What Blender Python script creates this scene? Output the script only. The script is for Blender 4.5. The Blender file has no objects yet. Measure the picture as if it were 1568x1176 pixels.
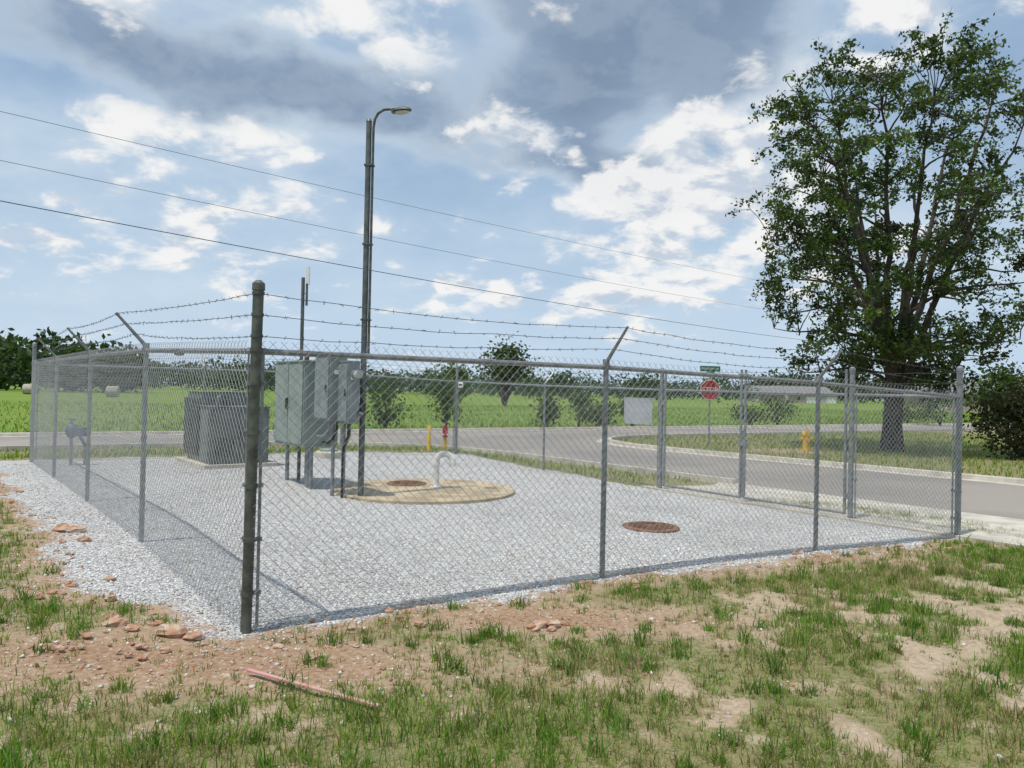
import bpy, math, random
import numpy as np
from mathutils import Vector, Matrix
rnd=random.Random(7); rng=np.random.default_rng(7)
scn=bpy.context.scene
# ------------------------------------------------------------------ helpers
def ss(t):
    t=np.clip(t,0,1); return t*t*(3-2*t)
def _hash(ix,iy,s):
    a=np.sin(ix*127.1+iy*311.7+s*74.7)*43758.5453
    return a-np.floor(a)
def vnoise(x,y,s=0):
    x=np.asarray(x,float);y=np.asarray(y,float)
    ix=np.floor(x);iy=np.floor(y);fx=x-ix;fy=y-iy
    fx=fx*fx*(3-2*fx);fy=fy*fy*(3-2*fy)
    a=_hash(ix,iy,s);b=_hash(ix+1,iy,s);c=_hash(ix,iy+1,s);d=_hash(ix+1,iy+1,s)
    return (a*(1-fx)+b*fx)*(1-fy)+(c*(1-fx)+d*fx)*fy
def fbm(x,y,s=0,o=4):
    r=0;a=.5;t=0
    for i in range(o):
        r=r+a*vnoise(x*2**i,y*2**i,s+i*13);t+=a;a*=.5
    return r/t
# site frame: q = distance outside the gate side, n = distance along the depth normal
def Q(x,y): return (x-5.85)*.792+(y-10.1)*.61
def N(x,y): return -.556*x+.831*y
def QN(q,n): return (((q+10.79)*.831-.61*n)/.997,(.792*n+.556*(q+10.79))/.997)
def H(x,y):
    x=np.asarray(x,float);y=np.asarray(y,float)
    q=Q(x,y);n=N(x,y)
    st=-6+6*np.clip((n-5)/12,0,1)
    m1=ss((q-st)/(2.4-st)); m2=ss((n-17)/6)
    m=np.maximum(m1,m2)
    return -.22*m+.11*ss((-x-2)/2)*(1-ss((n-16)/6))
def Hf(x,y): return float(H(x,y))
def pad_sd(x,y):
    q=Q(x,y);n=N(x,y)
    return np.maximum.reduce([5.14-n-.10,-9.06-q-.72,q-.15,n-17.4,-.52*(x+1.75)-.854*(y-4.92)])
def edge_noise(x,y): return (fbm(x*1.7,y*1.7,3)-.5)*.75+(fbm(x*7,y*7,8)-.5)*.35
def masks(x,y):
    q=Q(x,y);n=N(x,y)
    sd=pad_sd(x,y)+edge_noise(x,y)
    pad=np.clip(.5-sd/.34,0,1)
    front=np.maximum(5.14-n,-9.06-q)
    dirt=np.exp(-np.maximum(sd,0)/.30)*(front>-1.5)
    dirt=np.maximum(dirt,1.1*np.exp(-(((x+1.9)/1.8)**2+((y-4.5)/.52)**2)))
    dirt=np.maximum(dirt,1.0*np.exp(-(((x-.3)/1.3)**2+((y-5.5)/.42)**2)))
    dirt=np.maximum(dirt,.9*np.exp(-(((x-3.2)/1.5)**2+((y-7.95)/.34)**2)))
    dirt=np.clip(dirt*(.75+.6*fbm(x*2.3,y*2.3,90)),0,1)*(1-ss((np.hypot(x,y)-16)/4))
    isl=.9*np.exp(-(((x-9.3)/1.6)**2+((y-26.3)/.9)**2))
    g0=.35*fbm(x*1.5,y*1.5,21)+.65*fbm(x*4.2,y*4.2,5)
    g=ss((g0-.30)/.22)
    far=ss((np.hypot(x,y)-9)/6)
    g=g*(1-far)+far*np.clip(.8+g*.3,0,1)
    g=g*(1-np.clip(dirt*1.15,0,1))*(1-pad)*(1-isl)
    dirt=np.maximum(dirt,isl)
    field=ss((n-31.2)/1.5)
    return pad,dirt,np.clip(g,0,1),field

def mesh_np(name,verts,loops,starts,col=None,mats=(),smooth=False):
    me=bpy.data.meshes.new(name)
    verts=np.asarray(verts,np.float32)
    me.vertices.add(len(verts)); me.vertices.foreach_set('co',verts.ravel())
    me.loops.add(len(loops)); me.loops.foreach_set('vertex_index',np.asarray(loops,np.int32))
    me.polygons.add(len(starts)); me.polygons.foreach_set('loop_start',np.asarray(starts,np.int32))
    me.update(calc_edges=True)
    if col is not None:
        a=me.color_attributes.new('Col','FLOAT_COLOR','POINT')
        c=np.ones((len(verts),4),np.float32);c[:,:3]=col
        a.data.foreach_set('color',c.ravel())
    for m in mats: me.materials.append(m)
    if smooth: me.polygons.foreach_set('use_smooth',np.ones(len(starts),bool))
    o=bpy.data.objects.new(name,me); scn.collection.objects.link(o)
    return o
def group(name,loc,kids):
    e=bpy.data.objects.new(name,None); e.location=loc; e.empty_display_size=.3
    scn.collection.objects.link(e)
    for k in kids:
        k.parent=e; k.matrix_parent_inverse=Matrix.Translation(-Vector(loc))
    return e
class MB:
    def __init__(s): s.v=[];s.f=[];s.m=[]
    def add(s,vs,fs,mi=0):
        b=len(s.v); s.v+= [tuple(p) for p in vs]
        for f in fs: s.f.append(tuple(b+i for i in f)); s.m.append(mi)
    def box(s,c,hx,hy,hz,ax=(1,0),mi=0,taper=1):
        ax=Vector((ax[0],ax[1],0)).normalized(); ay=Vector((-ax.y,ax.x,0)); c=Vector(c)
        vs=[]
        for k in(-1,1):
            t=taper if k>0 else 1
            for i,j in((-1,-1),(1,-1),(1,1),(-1,1)):
                vs.append(c+ax*hx*i*t+ay*hy*j*t+Vector((0,0,hz*k)))
        s.add(vs,[(3,2,1,0),(4,5,6,7),(0,1,5,4),(1,2,6,5),(2,3,7,6),(3,0,4,7)],mi)
    def tube(s,pts,r,sides=8,mi=0,cap=True):
        pts=[Vector(p) for p in pts]; n=len(pts)
        if not hasattr(r,'__len__'): r=[r]*n
        T=[]
        for i in range(n):
            d=(pts[min(i+1,n-1)]-pts[max(i-1,0)])
            T.append(d.normalized() if d.length>1e-9 else Vector((0,0,1)))
        ref=Vector((0,1,0)) if abs(T[0].y)<.8 else Vector((1,0,0))
        U=(ref-T[0]*ref.dot(T[0])).normalized()
        vs=[];fs=[]
        for i in range(n):
            U=(U-T[i]*U.dot(T[i])).normalized(); W=T[i].cross(U)
            for k in range(sides):
                a=2*math.pi*k/sides
                vs.append(pts[i]+(U*math.cos(a)+W*math.sin(a))*r[i])
        for i in range(n-1):
            for k in range(sides):
                k2=(k+1)%sides
                fs.append((i*sides+k,i*sides+k2,(i+1)*sides+k2,(i+1)*sides+k))
        if cap:
            fs.append(tuple(range(sides-1,-1,-1))); fs.append(tuple((n-1)*sides+k for k in range(sides)))
        s.add(vs,fs,mi)
    def dome(s,c,rx,ry,rz,mi=0,seg=16,rings=6,full=False,ax=(1,0)):
        ax=Vector((ax[0],ax[1],0)).normalized(); ay=Vector((-ax.y,ax.x,0)); c=Vector(c)
        lo=-math.pi/2+.02 if full else 0
        vs=[];fs=[]
        for i in range(rings+1):
            p=lo+(math.pi/2-.02-lo)*i/rings
            for k in range(seg):
                a=2*math.pi*k/seg
                vs.append(c+ax*rx*math.cos(p)*math.cos(a)+ay*ry*math.cos(p)*math.sin(a)+Vector((0,0,rz*math.sin(p))))
        for i in range(rings):
            for k in range(seg):
                k2=(k+1)%seg
                fs.append((i*seg+k,i*seg+k2,(i+1)*seg+k2,(i+1)*seg+k))
        fs.append(tuple(range(seg-1,-1,-1))); fs.append(tuple(rings*seg+k for k in range(seg)))
        s.add(vs,fs,mi)
    def obj(s,name,mats,smooth=False,bevel=0,origin=None):
        me=bpy.data.meshes.new(name)
        a=np.array(s.v)
        if origin is None: origin=((a[:,0].min()+a[:,0].max())/2,(a[:,1].min()+a[:,1].max())/2,a[:,2].min())
        a=a-np.array(origin)
        me.from_pydata(a.tolist(),[],s.f)
        for m in mats: me.materials.append(m)
        me.polygons.foreach_set('material_index',s.m)
        if smooth: 
            me.polygons.foreach_set('use_smooth',[True]*len(s.f))
            try: me.set_sharp_from_angle(angle=math.radians(40))
            except Exception: pass
        me.update()
        o=bpy.data.objects.new(name,me); o.location=origin; scn.collection.objects.link(o)
        if bevel:
            b=o.modifiers.new('bevel','BEVEL'); b.width=bevel; b.segments=2; b.limit_method='ANGLE'; b.angle_limit=math.radians(50)
        return o
# ------------------------------------------------------------------ node helpers
class NT:
    def __init__(s,t): s.t=t
    def n(s,typ,**kw):
        nd=s.t.nodes.new(typ)
        for k,v in kw.items():
            if k.startswith('i_'):
                key=k[2:]; key=int(key) if key.isdigit() else key
                s.set(nd.inputs[key],v)
            else: setattr(nd,k,v)
        return nd
    def set(s,inp,v):
        if isinstance(v,bpy.types.NodeSocket): s.t.links.new(v,inp)
        else: inp.default_value=v
    def m(s,op,a,b=None,c=None,clamp=False):
        nd=s.t.nodes.new('ShaderNodeMath'); nd.operation=op; nd.use_clamp=clamp
        s.set(nd.inputs[0],a)
        if b is not None: s.set(nd.inputs[1],b)
        if c is not None: s.set(nd.inputs[2],c)
        return nd.outputs[0]
    def mix(s,f,a,b,blend='MIX'):
        nd=s.t.nodes.new('ShaderNodeMix'); nd.data_type='RGBA'; nd.blend_type=blend
        s.set(nd.inputs[0],f)
        for k,v in((6,a),(7,b)):
            if isinstance(v,tuple) and len(v)==3: v=(*v,1)
            s.set(nd.inputs[k],v)
        return nd.outputs[2]
    def noise(s,vec,scale,detail=4,rough=.55,dist=0):
        nd=s.n('ShaderNodeTexNoise'); s.set(nd.inputs['Vector'],vec)
        nd.inputs['Scale'].default_value=scale; nd.inputs['Detail'].default_value=detail
        nd.inputs['Roughness'].default_value=rough; nd.inputs['Distortion'].default_value=dist
        return nd.outputs[0]
    def ramp(s,f,stops):
        nd=s.n('ShaderNodeValToRGB'); s.set(nd.inputs[0],f); cr=nd.color_ramp
        while len(cr.elements)<len(stops): cr.elements.new(.5)
        for e,(p,c) in zip(cr.elements,stops):
            e.position=p
            e.color=(c,c,c,1) if not hasattr(c,'__len__') else (*c,1)
        return nd.outputs[0]
    def sm(s,v,a,b):
        nd=s.n('ShaderNodeMapRange'); nd.interpolation_type='SMOOTHSTEP'; s.set(nd.inputs[0],v)
        nd.inputs[1].default_value=a; nd.inputs[2].default_value=b
        return nd.outputs[0]
def newmat(name):
    m=bpy.data.materials.new(name); m.use_nodes=True; m.node_tree.nodes.clear()
    t=NT(m.node_tree); out=t.n('ShaderNodeOutputMaterial'); b=t.n('ShaderNodeBsdfPrincipled')
    t.t.links.new(b.outputs[0],out.inputs[0])
    return m,t,b,out
def mat(name,col,rough=.6,metal=0,var=.25,scale=8,bump=0,bscale=40,col2=None):
    m,t,b,out=newmat(name)
    tc=t.n('ShaderNodeTexCoord').outputs['Object']
    nz=t.noise(tc,scale,4,.6)
    c2=col2 if col2 else tuple(c*(1-var) for c in col)
    c1=col if col2 else tuple(min(1,c*(1+var*.6)) for c in col)
    f=t.sm(nz,.35,.65)
    t.set(b.inputs['Base Color'],t.mix(f,c1,c2))
    b.inputs['Roughness'].default_value=rough; b.inputs['Metallic'].default_value=metal
    if bump:
        bp=t.n('ShaderNodeBump'); bp.inputs['Strength'].default_value=bump; bp.inputs['Distance'].default_value=.01
        t.set(bp.inputs['Height'],t.noise(tc,bscale,4)); t.set(b.inputs['Normal'],bp.outputs[0])
    return m
def leafmat(name,trans=.35,rough=.55):
    m=bpy.data.materials.new(name); m.use_nodes=True; m.node_tree.nodes.clear(); t=NT(m.node_tree)
    out=t.n('ShaderNodeOutputMaterial'); at=t.n('ShaderNodeAttribute',attribute_name='Col').outputs['Color']
    b=t.n('ShaderNodeBsdfPrincipled'); t.set(b.inputs['Base Color'],at); b.inputs['Roughness'].default_value=rough
    b.inputs['Specular IOR Level'].default_value=.25
    tr=t.n('ShaderNodeBsdfTranslucent'); t.set(tr.inputs[0],t.mix(1.0,at,(1.3,1.5,.6),'MULTIPLY'))
    mx=t.n('ShaderNodeMixShader'); mx.inputs[0].default_value=trans
    t.t.links.new(b.outputs[0],mx.inputs[1]); t.t.links.new(tr.outputs[0],mx.inputs[2]); t.t.links.new(mx.outputs[0],out.inputs[0])
    return m
M_galv=mat('galvanized_steel',(.26,.275,.28),.45,.35,.25,14)
M_wire=mat('galvanized_wire',(.33,.345,.35),.5,.3,.15,20)
M_dark=mat('weathered_dark_steel',(.10,.107,.088),.5,.3,.4,10)
M_pole=mat('dull_pole_steel',(.12,.13,.125),.5,.3,.3,9)
M_barb=mat('barbed_wire_steel',(.11,.11,.11),.6,.4,.2,20)
M_cab=mat('cabinet_grey_paint',(.25,.30,.27),.5,0,.14,3)
M_cab2=mat('switch_grey_paint',(.22,.25,.25),.5,0,.16,5)
M_trf=mat('transformer_paint',(.15,.165,.155),.5,0,.2,3)
M_black=mat('black_rubber',(.02,.02,.02),.5)
M_cable=mat('aluminium_cable',(.08,.08,.09),.5,.2)
M_conc=mat('concrete',(.50,.46,.39),.85,0,.2,2.5,.3,60)
M_slab=mat('sandy_concrete',(.42,.34,.225),.85,0,.3,3,.3,60)
M_rust=mat('rusty_iron',(.20,.105,.06),.8,.1,.35,12,.4,50)
M_white=mat('white_paint',(.74,.74,.71),.45,0,.08,6)
M_sign=mat('faded_sign_face',(.50,.51,.52),.6,0,.12,5)
M_red=mat('red_paint',(.42,.03,.025),.45,0,.15,8)
M_yel=mat('yellow_paint',(.70,.45,.03),.45,0,.12,8)
M_green=mat('green_sign',(.02,.17,.08),.4)
M_blue=mat('blue_grey_paint',(.09,.14,.21),.5)
M_glass=mat('lens_glass',(.5,.5,.46),.15)
M_bark=mat('bark',(.06,.048,.038),.9,0,.45,7,.7,22)
M_rock=mat('red_rock',(.40,.21,.125),.9,0,.35,9,.6,30,col2=(.50,.40,.31))
M_pink=mat('faded_pink_lath',(.62,.22,.25),.8,0,.2,9,0,0,col2=(.46,.34,.26))
M_hay=mat('hay',(.42,.39,.32),.95,0,.25,6,.6,20)
M_leaf=leafmat('tree_leaves',.3); M_grass=leafmat('grass_blades',.35,.6)

# ------------------------------------------------------------------ ground material
def ground_mat():
    m,t,b,out=newmat('ground_surface')
    tc=t.n('ShaderNodeTexCoord').outputs['Object']
    A=lambda k:t.n('ShaderNodeAttribute',attribute_name=k).outputs['Fac']
    pad,dirt,grs,fld=A('pad'),A('dirt'),A('grass'),A('field')
    nM=t.noise(tc,3.2,4,.6); nF=t.noise(tc,26,5,.7); nFF=t.noise(tc,95,3,.7)
    soil=t.mix(t.sm(nM,.36,.62),(.45,.345,.235),(.34,.25,.16))
    soil=t.mix(t.sm(nF,.38,.66),soil,(.51,.42,.31))
    red=t.mix(t.sm(nF,.35,.65),(.27,.15,.085),(.41,.28,.185))
    soil=t.mix(t.m('MULTIPLY',dirt,.9),soil,red)
    v=t.n('ShaderNodeTexVoronoi',i_Scale=34.0,i_Vector=tc)
    rc=t.n('ShaderNodeSeparateColor'); t.set(rc.inputs[0],v.outputs['Color'])
    peb=t.m('MULTIPLY',t.m('GREATER_THAN',rc.outputs[0],.82),t.m('LESS_THAN',v.outputs['Distance'],.32))
    soil=t.mix(t.m('MULTIPLY',peb,.8),soil,(.55,.50,.44))
    gr=t.mix(t.sm(nM,.35,.65),(.14,.185,.045),(.24,.215,.09))
    gr=t.mix(t.sm(nF,.42,.7),gr,(.085,.12,.03))
    gr=t.mix(t.sm(nFF,.45,.68),gr,(.35,.28,.16))
    gm=t.m('ADD',grs,t.m('MULTIPLY',t.m('SUBTRACT',nF,.5),1.9))
    base=t.mix(t.m('MULTIPLY',t.sm(gm,.36,.96),.9),soil,gr)
    nB=t.noise(tc,.06,4,.6); nC=t.noise(tc,1.1,4,.7)
    f=t.mix(t.sm(nB,.35,.65),(.145,.235,.034),(.19,.25,.05))
    f=t.mix(t.m('MULTIPLY',t.sm(nC,.45,.7),.4),f,(.09,.165,.028))
    base=t.mix(fld,base,f)
    vg=t.n('ShaderNodeTexVoronoi',i_Scale=48.0,i_Vector=tc)
    sc=t.n('ShaderNodeSeparateColor'); t.set(sc.inputs[0],vg.outputs['Color'])
    gv=t.ramp(sc.outputs[0],[(0,(.36,.36,.36)),(.35,(.51,.51,.505)),(.7,(.62,.615,.605)),(1,(.78,.77,.74))])
    gv=t.mix(t.m('MULTIPLY',t.sm(vg.outputs['Distance'],.42,.75),.75),gv,(.21,.205,.195))  # shade in the gaps between stones, painted into the gravel colour
    gv=t.mix(t.m('MULTIPLY',t.sm(t.noise(tc,.9,4,.6),.42,.68),.30),gv,(.40,.38,.355))
    gv=t.mix(t.m('MULTIPLY',t.sm(nM,.52,.72),.18),gv,(.48,.38,.29))
    pm=t.sm(t.m('ADD',pad,t.m('MULTIPLY',t.m('SUBTRACT',nFF,.5),1.7)),.30,.62)
    base=t.mix(pm,base,gv)
    t.set(b.inputs['Base Color'],base); b.inputs['Roughness'].default_value=.95
    b.inputs['Specular IOR Level'].default_value=.15
    hg=t.m('MULTIPLY',t.m('SUBTRACT',.4,vg.outputs['Distance']),t.m('MULTIPLY',pad,pad))
    hs=t.m('MULTIPLY',t.m('ADD',t.m('SUBTRACT',nF,.5),t.m('MULTIPLY',nFF,.4)),t.m('SUBTRACT',1.15,pad))
    bp=t.n('ShaderNodeBump',i_Strength=.85,i_Distance=.018); t.set(bp.inputs['Height'],t.m('ADD',hg,hs))
    bp2=t.n('ShaderNodeBump',i_Strength=.4,i_Distance=.35); t.set(bp2.inputs['Height'],t.m('MULTIPLY',nC,fld)); t.set(bp2.inputs['Normal'],bp.outputs[0])
    t.set(b.inputs['Normal'],bp2.outputs[0])
    return m
def axis(lo,hi,step,mn,mx,g=1.11):
    c=list(np.arange(lo,hi+1e-6,step)); s=step;v=hi
    while v<mx: s*=g; v+=s; c.append(v)
    s=step;v=lo;pre=[]
    while v>mn: s*=g; v-=s; pre.append(v)
    return np.array(pre[::-1]+c)
xs=axis(-11,11,.07,-2200,2200); ys=axis(2.5,16,.07,-150,2600)
X,Y=np.meshgrid(xs,ys); nx,ny=len(xs),len(ys)
Z=H(X,Y); q=Q(X,Y); n=N(X,Y)
rel=(1-ss((n-20)/2))*(1-ss((q+.3)/1.5)); pad,dirt,grs,fld=masks(X,Y)
def relief(x,y,pad): return ((fbm(x*1.3,y*1.3,40)-.5)*.05*(1-pad*.8)+(fbm(x*6,y*6,50)-.5)*.035*(1-.6*pad))
Z=Z+rel*relief(X,Y,pad)
idx=np.arange(nx*ny).reshape(ny,nx)
quads=np.stack([idx[:-1,:-1],idx[:-1,1:],idx[1:,1:],idx[1:,:-1]],-1).reshape(-1,4)
g=mesh_np('ground',np.stack([X,Y,Z],-1).reshape(-1,3),quads.ravel(),np.arange(len(quads))*4,mats=[ground_mat()],smooth=True)
for k,a in(('pad',pad),('dirt',dirt),('grass',grs),('field',fld)):
    at=g.data.attributes.new(k,'FLOAT','POINT'); at.data.foreach_set('value',np.asarray(a,np.float32).ravel())
def HR(x,y,p):
    return H(x,y)+relief(x,y,p)*(1-ss((N(x,y)-20)/2))*(1-ss((Q(x,y)+.3)/1.5))

# ------------------------------------------------------------------ roads
ZR=-.22
def bez(p0,c,p1,k=12):
    return [tuple((1-t)**2*np.array(p0)+2*t*(1-t)*np.array(c)+t*t*np.array(p1)) for t in np.linspace(0,1,k)]
R=6.5
qa,qb,na,nb=2.6,8.6,24.2,30.2
arcL=bez((qa-R,na),(qa,na),(qa,na-R)); arcR=bez((qb,na-R),(qb,na),(qb+R,na))
outl=[(-120,nb),(-120,na)]+arcL+[(qa,-60),(qb,-60)]+arcR+[(260,na),(260,nb)]
import bmesh
def asph():
    m,t,b,out=newmat('asphalt')
    tc=t.n('ShaderNodeTexCoord').outputs['Object']
    n1=t.noise(tc,.25,4); n2=t.noise(tc,2,4,.6); n3=t.noise(tc,60,3,.7)
    c=t.mix(t.sm(n1,.35,.65),(.30,.27,.235),(.215,.20,.185))
    c=t.mix(t.m('MULTIPLY',t.sm(n2,.5,.7),.4),c,(.36,.30,.235))
    c=t.mix(t.m('MULTIPLY',t.sm(n3,.5,.7),.3),c,(.12,.12,.12))
    t.set(b.inputs['Base Color'],c); b.inputs['Roughness'].default_value=.9
    bp=t.n('ShaderNodeBump',i_Strength=.4,i_Distance=.01); t.set(bp.inputs['Height'],n3); t.set(b.inputs['Normal'],bp.outputs[0])
    return m
bm=bmesh.new()
f=bm.faces.new([bm.verts.new((*QN(*p),ZR+.012)) for p in outl]); f.normal_update()
if f.normal.z<0: f.normal_flip()
bmesh.ops.triangulate(bm,faces=bm.faces[:])
me=bpy.data.meshes.new('road'); bm.to_mesh(me); bm.free(); me.materials.append(asph())
scn.collection.objects.link(bpy.data.objects.new('road',me))
def kerb(name,path,side):
    P=[Vector((*QN(*p),0)) for p in path]; mb=MB()
    PP=[]
    for a,b in zip(P[:-1],P[1:]):
        k=max(1,int((b-a).length/6))
        PP+=[a.lerp(b,i/k) for i in range(k)]
    PP.append(P[-1]); P=PP
    prof=[(-.42,.012),(-.42,.022),(-.02,.016),(.0,.115),(.02,.13),(.15,.13),(.16,-.02)]
    rows=[]
    for i,p in enumerate(P):
        t=(P[min(i+1,len(P)-1)]-P[max(i-1,0)]).normalized(); nn=Vector((-t.y,t.x,0))*side
        rows+= [p+nn*o+Vector((0,0,ZR+z)) for o,z in prof]
    k=len(prof);fs=[]
    for i in range(len(P)-1):
        for j in range(k-1):
            a=i*k+j; f=(a,a+1,a+k+1,a+k); fs.append(f if side<0 else f[::-1])
    fs.append(tuple(range(k))); fs.append(tuple((len(P)-1)*k+j for j in range(k)))
    mb.add(rows,fs); return mb.obj(name,[M_conc])
K=[kerb('k1',[(-120,nb),(260,nb)],1),
   kerb('k2',[(-120,na)]+arcL+[(qa,10.6)],-1),
   kerb('k3',[(qa,4.2),(qa,-60)],-1),
   kerb('k4',[(qb,-60)]+arcR+[(260,na)],-1)]
for i,k in enumerate(K): k.name='kerb_run_%d'%(i+1)
group('road_kerb',(5,20,ZR),K)
# driveway apron
mb=MB(); qs=np.linspace(-.1,2.62,16); ns=np.linspace(10.6,4.2,16); vs=[];fs=[]
for a in qs:
    for b_ in ns:
        fl=(max(a-1.6,0)/1.0)**2*.5
        bb=b_+(fl if b_>7.4 else -fl)*abs(b_-7.4)/3.2
        x,y=QN(a,bb); vs.append((x,y,Hf(x,y)+.035))
for i in range(15):
    for j in range(15):
        a=i*16+j; fs.append((a,a+16,a+17,a+1))
mb.add(vs,fs); 
edge=[j for j in range(16)]+[i*16+15 for i in range(1,16)]+[15*16+j for j in range(14,-1,-1)]+[i*16 for i in range(14,0,-1)]
sv=[vs[e] for e in edge]+[(vs[e][0],vs[e][1],vs[e][2]-.1) for e in edge]; L=len(edge)
mb.add(sv,[(i,(i+1)%L,L+(i+1)%L,L+i) for i in range(L)])
mb.obj('concrete_driveway',[M_conc])

# ------------------------------------------------------------------ grass blades
def blades(name,px,py,pz,L,W,lean,col,mats):
    k=len(px); a=rng.uniform(0,2*np.pi,k); b=rng.uniform(0,2*np.pi,k)
    ux,uy=np.cos(a)*W/2,np.sin(a)*W/2
    lx,ly=np.cos(b)*lean*L,np.sin(b)*lean*L
    V=np.zeros((k,5,3))
    V[:,0]=np.stack([px-ux,py-uy,pz],-1);V[:,1]=np.stack([px+ux,py+uy,pz],-1)
    h=np.sqrt(np.maximum(1-lean**2,.15))*L
    V[:,2]=np.stack([px-ux*.8+lx*.35,py-uy*.8+ly*.35,pz+h*.6],-1)
    V[:,3]=np.stack([px+ux*.8+lx*.35,py+uy*.8+ly*.35,pz+h*.6],-1)
    V[:,4]=np.stack([px+lx,py+ly,pz+h*.98],-1)
    base=np.arange(k)[:,None]*5
    lp=np.concatenate([base+np.array([0,1,3,2]),base+np.array([2,3,4])],1).ravel()
    st=(np.arange(k)[:,None]*7+np.array([0,4])).ravel()
    return mesh_np(name,V.reshape(-1,3),lp,st,np.repeat(col,5,0),mats)
def gcol(k,dry=.25,dark=1.):
    c=np.array([.17,.275,.038])*rng.uniform(.55,1.3,(k,1))
    c[:,0]*=rng.uniform(.7,1.35,k)
    d=rng.uniform(0,1,k)<dry
    c[d]=np.array([.42,.34,.19])*rng.uniform(.55,1.2,(d.sum(),1))
    return c*dark
kc=40000
cy=2.6+ (rng.uniform(0,1,kc)**.75)*10.5; cx=(rng.uniform(-1,1,kc))*(cy*.74+.5)
p_,d_,g_,f_=masks(cx,cy)
keep=(rng.uniform(0,1,kc)<(g_*.85+.055*(1-p_)))&(Q(cx,cy)<1.5)&(pad_sd(cx,cy)>-.02)
cx,cy,gg=cx[keep],cy[keep],g_[keep]
nb1=rng.integers(6,19,len(cx)); big=rng.uniform(.4,1.55,len(cx))*(.5+.95*vnoise(cx*1.6,cy*1.6,9))*(.5+.55*gg)
cdry=np.clip(vnoise(cx*1.6,cy*1.6,77)*1.2-.3,0.08,.65)
ci=np.repeat(np.arange(len(cx)),nb1); k=len(ci)
sp=.024*big[ci]
px=cx[ci]+rng.normal(0,1,k)*sp; py=cy[ci]+rng.normal(0,1,k)*sp
L=rng.uniform(.03,.105,k)*big[ci]; W=rng.uniform(.003,.0066,k)
col=gcol(k,0); dd=rng.uniform(0,1,k)<cdry[ci]
col[dd]=np.array([.42,.34,.19])*rng.uniform(.5,1.2,(dd.sum(),1))
col*=rng.uniform(.65,1.2,len(cx))[ci][:,None]
pp=masks(px,py)[0]
G1=blades('blades_near',px,py,HR(px,py,pp)-.008,L,W,rng.uniform(.1,.95,k),col,[M_grass])
kt=900; ty=2.9+rng.uniform(0,1,kt)**.8*8; tx=rng.uniform(-1,1,kt)*(ty*.72)
p_,d_,g_,f_=masks(tx,ty); kp=(rng.uniform(0,1,kt)<g_*.8+.10*(1-p_))&(Q(tx,ty)<1.)&(pad_sd(tx,ty)>.02); tx,ty=tx[kp],ty[kp]
tx=np.append(tx,[-.12,-.02,-.20,-.08,-1.15,-1.05,-3.6,.55,2.4,.1,1.6]); ty=np.append(ty,[5.05,4.98,4.92,5.1,4.5,4.45,6.1,5.9,6.9,5.75,6.6])
ci=np.repeat(np.arange(len(tx)),38); k=len(ci); tb_=rng.uniform(.55,1.1,len(tx))[ci]
px=tx[ci]+rng.normal(0,.035,k)*tb_;py=ty[ci]+rng.normal(0,.035,k)*tb_
col=gcol(k,.08)*np.array([.75,.9,.9])*rng.uniform(.6,1.15,len(tx))[ci][:,None]
G2=blades('blades_tufts',px,py,HR(px,py,0)-.01,rng.uniform(.05,.15,k)*tb_,rng.uniform(.004,.010,k),rng.uniform(.15,.95,k),col,[M_grass])
k0=80000; qq=rng.uniform(-30,34,k0); nn=rng.uniform(-2,24,k0)
px,py=QN(qq,nn); px=np.asarray(px);py=np.asarray(py)
inr=((qq>qa-.15)&(qq<qb+.2)); apr=(qq>-.3)&(qq<2.7)&(nn>3.6)&(nn<11.3)
def arccut(q_,n_,sgn,q0):
    dx=(q0-q_)*sgn; dy=na-n_
    return (dx>0)&(dx<R)&(dy<R)&((np.sqrt(np.clip(dx,0,R)/R)+np.sqrt(np.clip(dy,0,R)/R))<1.06)
cut=arccut(qq,nn,1,qa)|arccut(qq,nn,-1,qb)
p_,d_,g_,f_=masks(px,py)
kp=(~inr)&(~apr)&(~cut)&(pad_sd(px,py)>.1)&(np.hypot(px,py)>9.5)&(py>4)&(nn<na-.15)&(rng.uniform(0,1,k0)<g_+.1)
px,py=px[kp],py[kp]; k=len(px)
G3=blades('blades_verge',px,py,H(px,py)-.02,rng.uniform(.06,.2,k),rng.uniform(.015,.035,k),rng.uniform(.1,.8,k),gcol(k,.14),[M_grass])
k=45000; nn=31+rng.uniform(0,1,k)**1.6*50; qq=rng.uniform(-60,110,k); px,py=QN(qq,nn)
hv=.4+vnoise(px*.25,py*.25,4)
G4=blades('blades_field',px,py,H(px,py)-.03,rng.uniform(.12,.32,k)*hv,rng.uniform(.03,.07,k),rng.uniform(.1,.7,k),gcol(k,.03)*np.array([1.,.95,1.]),[M_grass])
group('grass',(0,5,0),[G1,G2,G3,G4])

# ------------------------------------------------------------------ gravel stones
def stones(name,px,py,pz,r,col,mat_):
    k=len(px); D=np.array([[1,0,0],[-1,0,0],[0,1,0],[0,-1,0],[0,0,1],[0,0,-1]],float)
    a=rng.uniform(0,2*np.pi,k)
    V=D[None]*rng.uniform(.55,1.25,(k,6,1))+rng.normal(0,.18,(k,6,3))
    V[:,:,2]*=.7
    c,s=np.cos(a)[:,None],np.sin(a)[:,None]
    x=V[:,:,0]*c-V[:,:,1]*s; y=V[:,:,0]*s+V[:,:,1]*c
    V=np.stack([x,y,V[:,:,2]],-1)*r[:,None,None]+np.stack([px,py,pz],-1)[:,None]
    F=np.array([[0,2,4],[2,1,4],[1,3,4],[3,0,4],[2,0,5],[1,2,5],[3,1,5],[0,3,5]])
    lp=(np.arange(k)[:,None,None]*6+F[None]).ravel()
    return mesh_np(name,V.reshape(-1,3),lp,np.arange(k*8)*3,np.repeat(col,6,0),[mat_])
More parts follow.
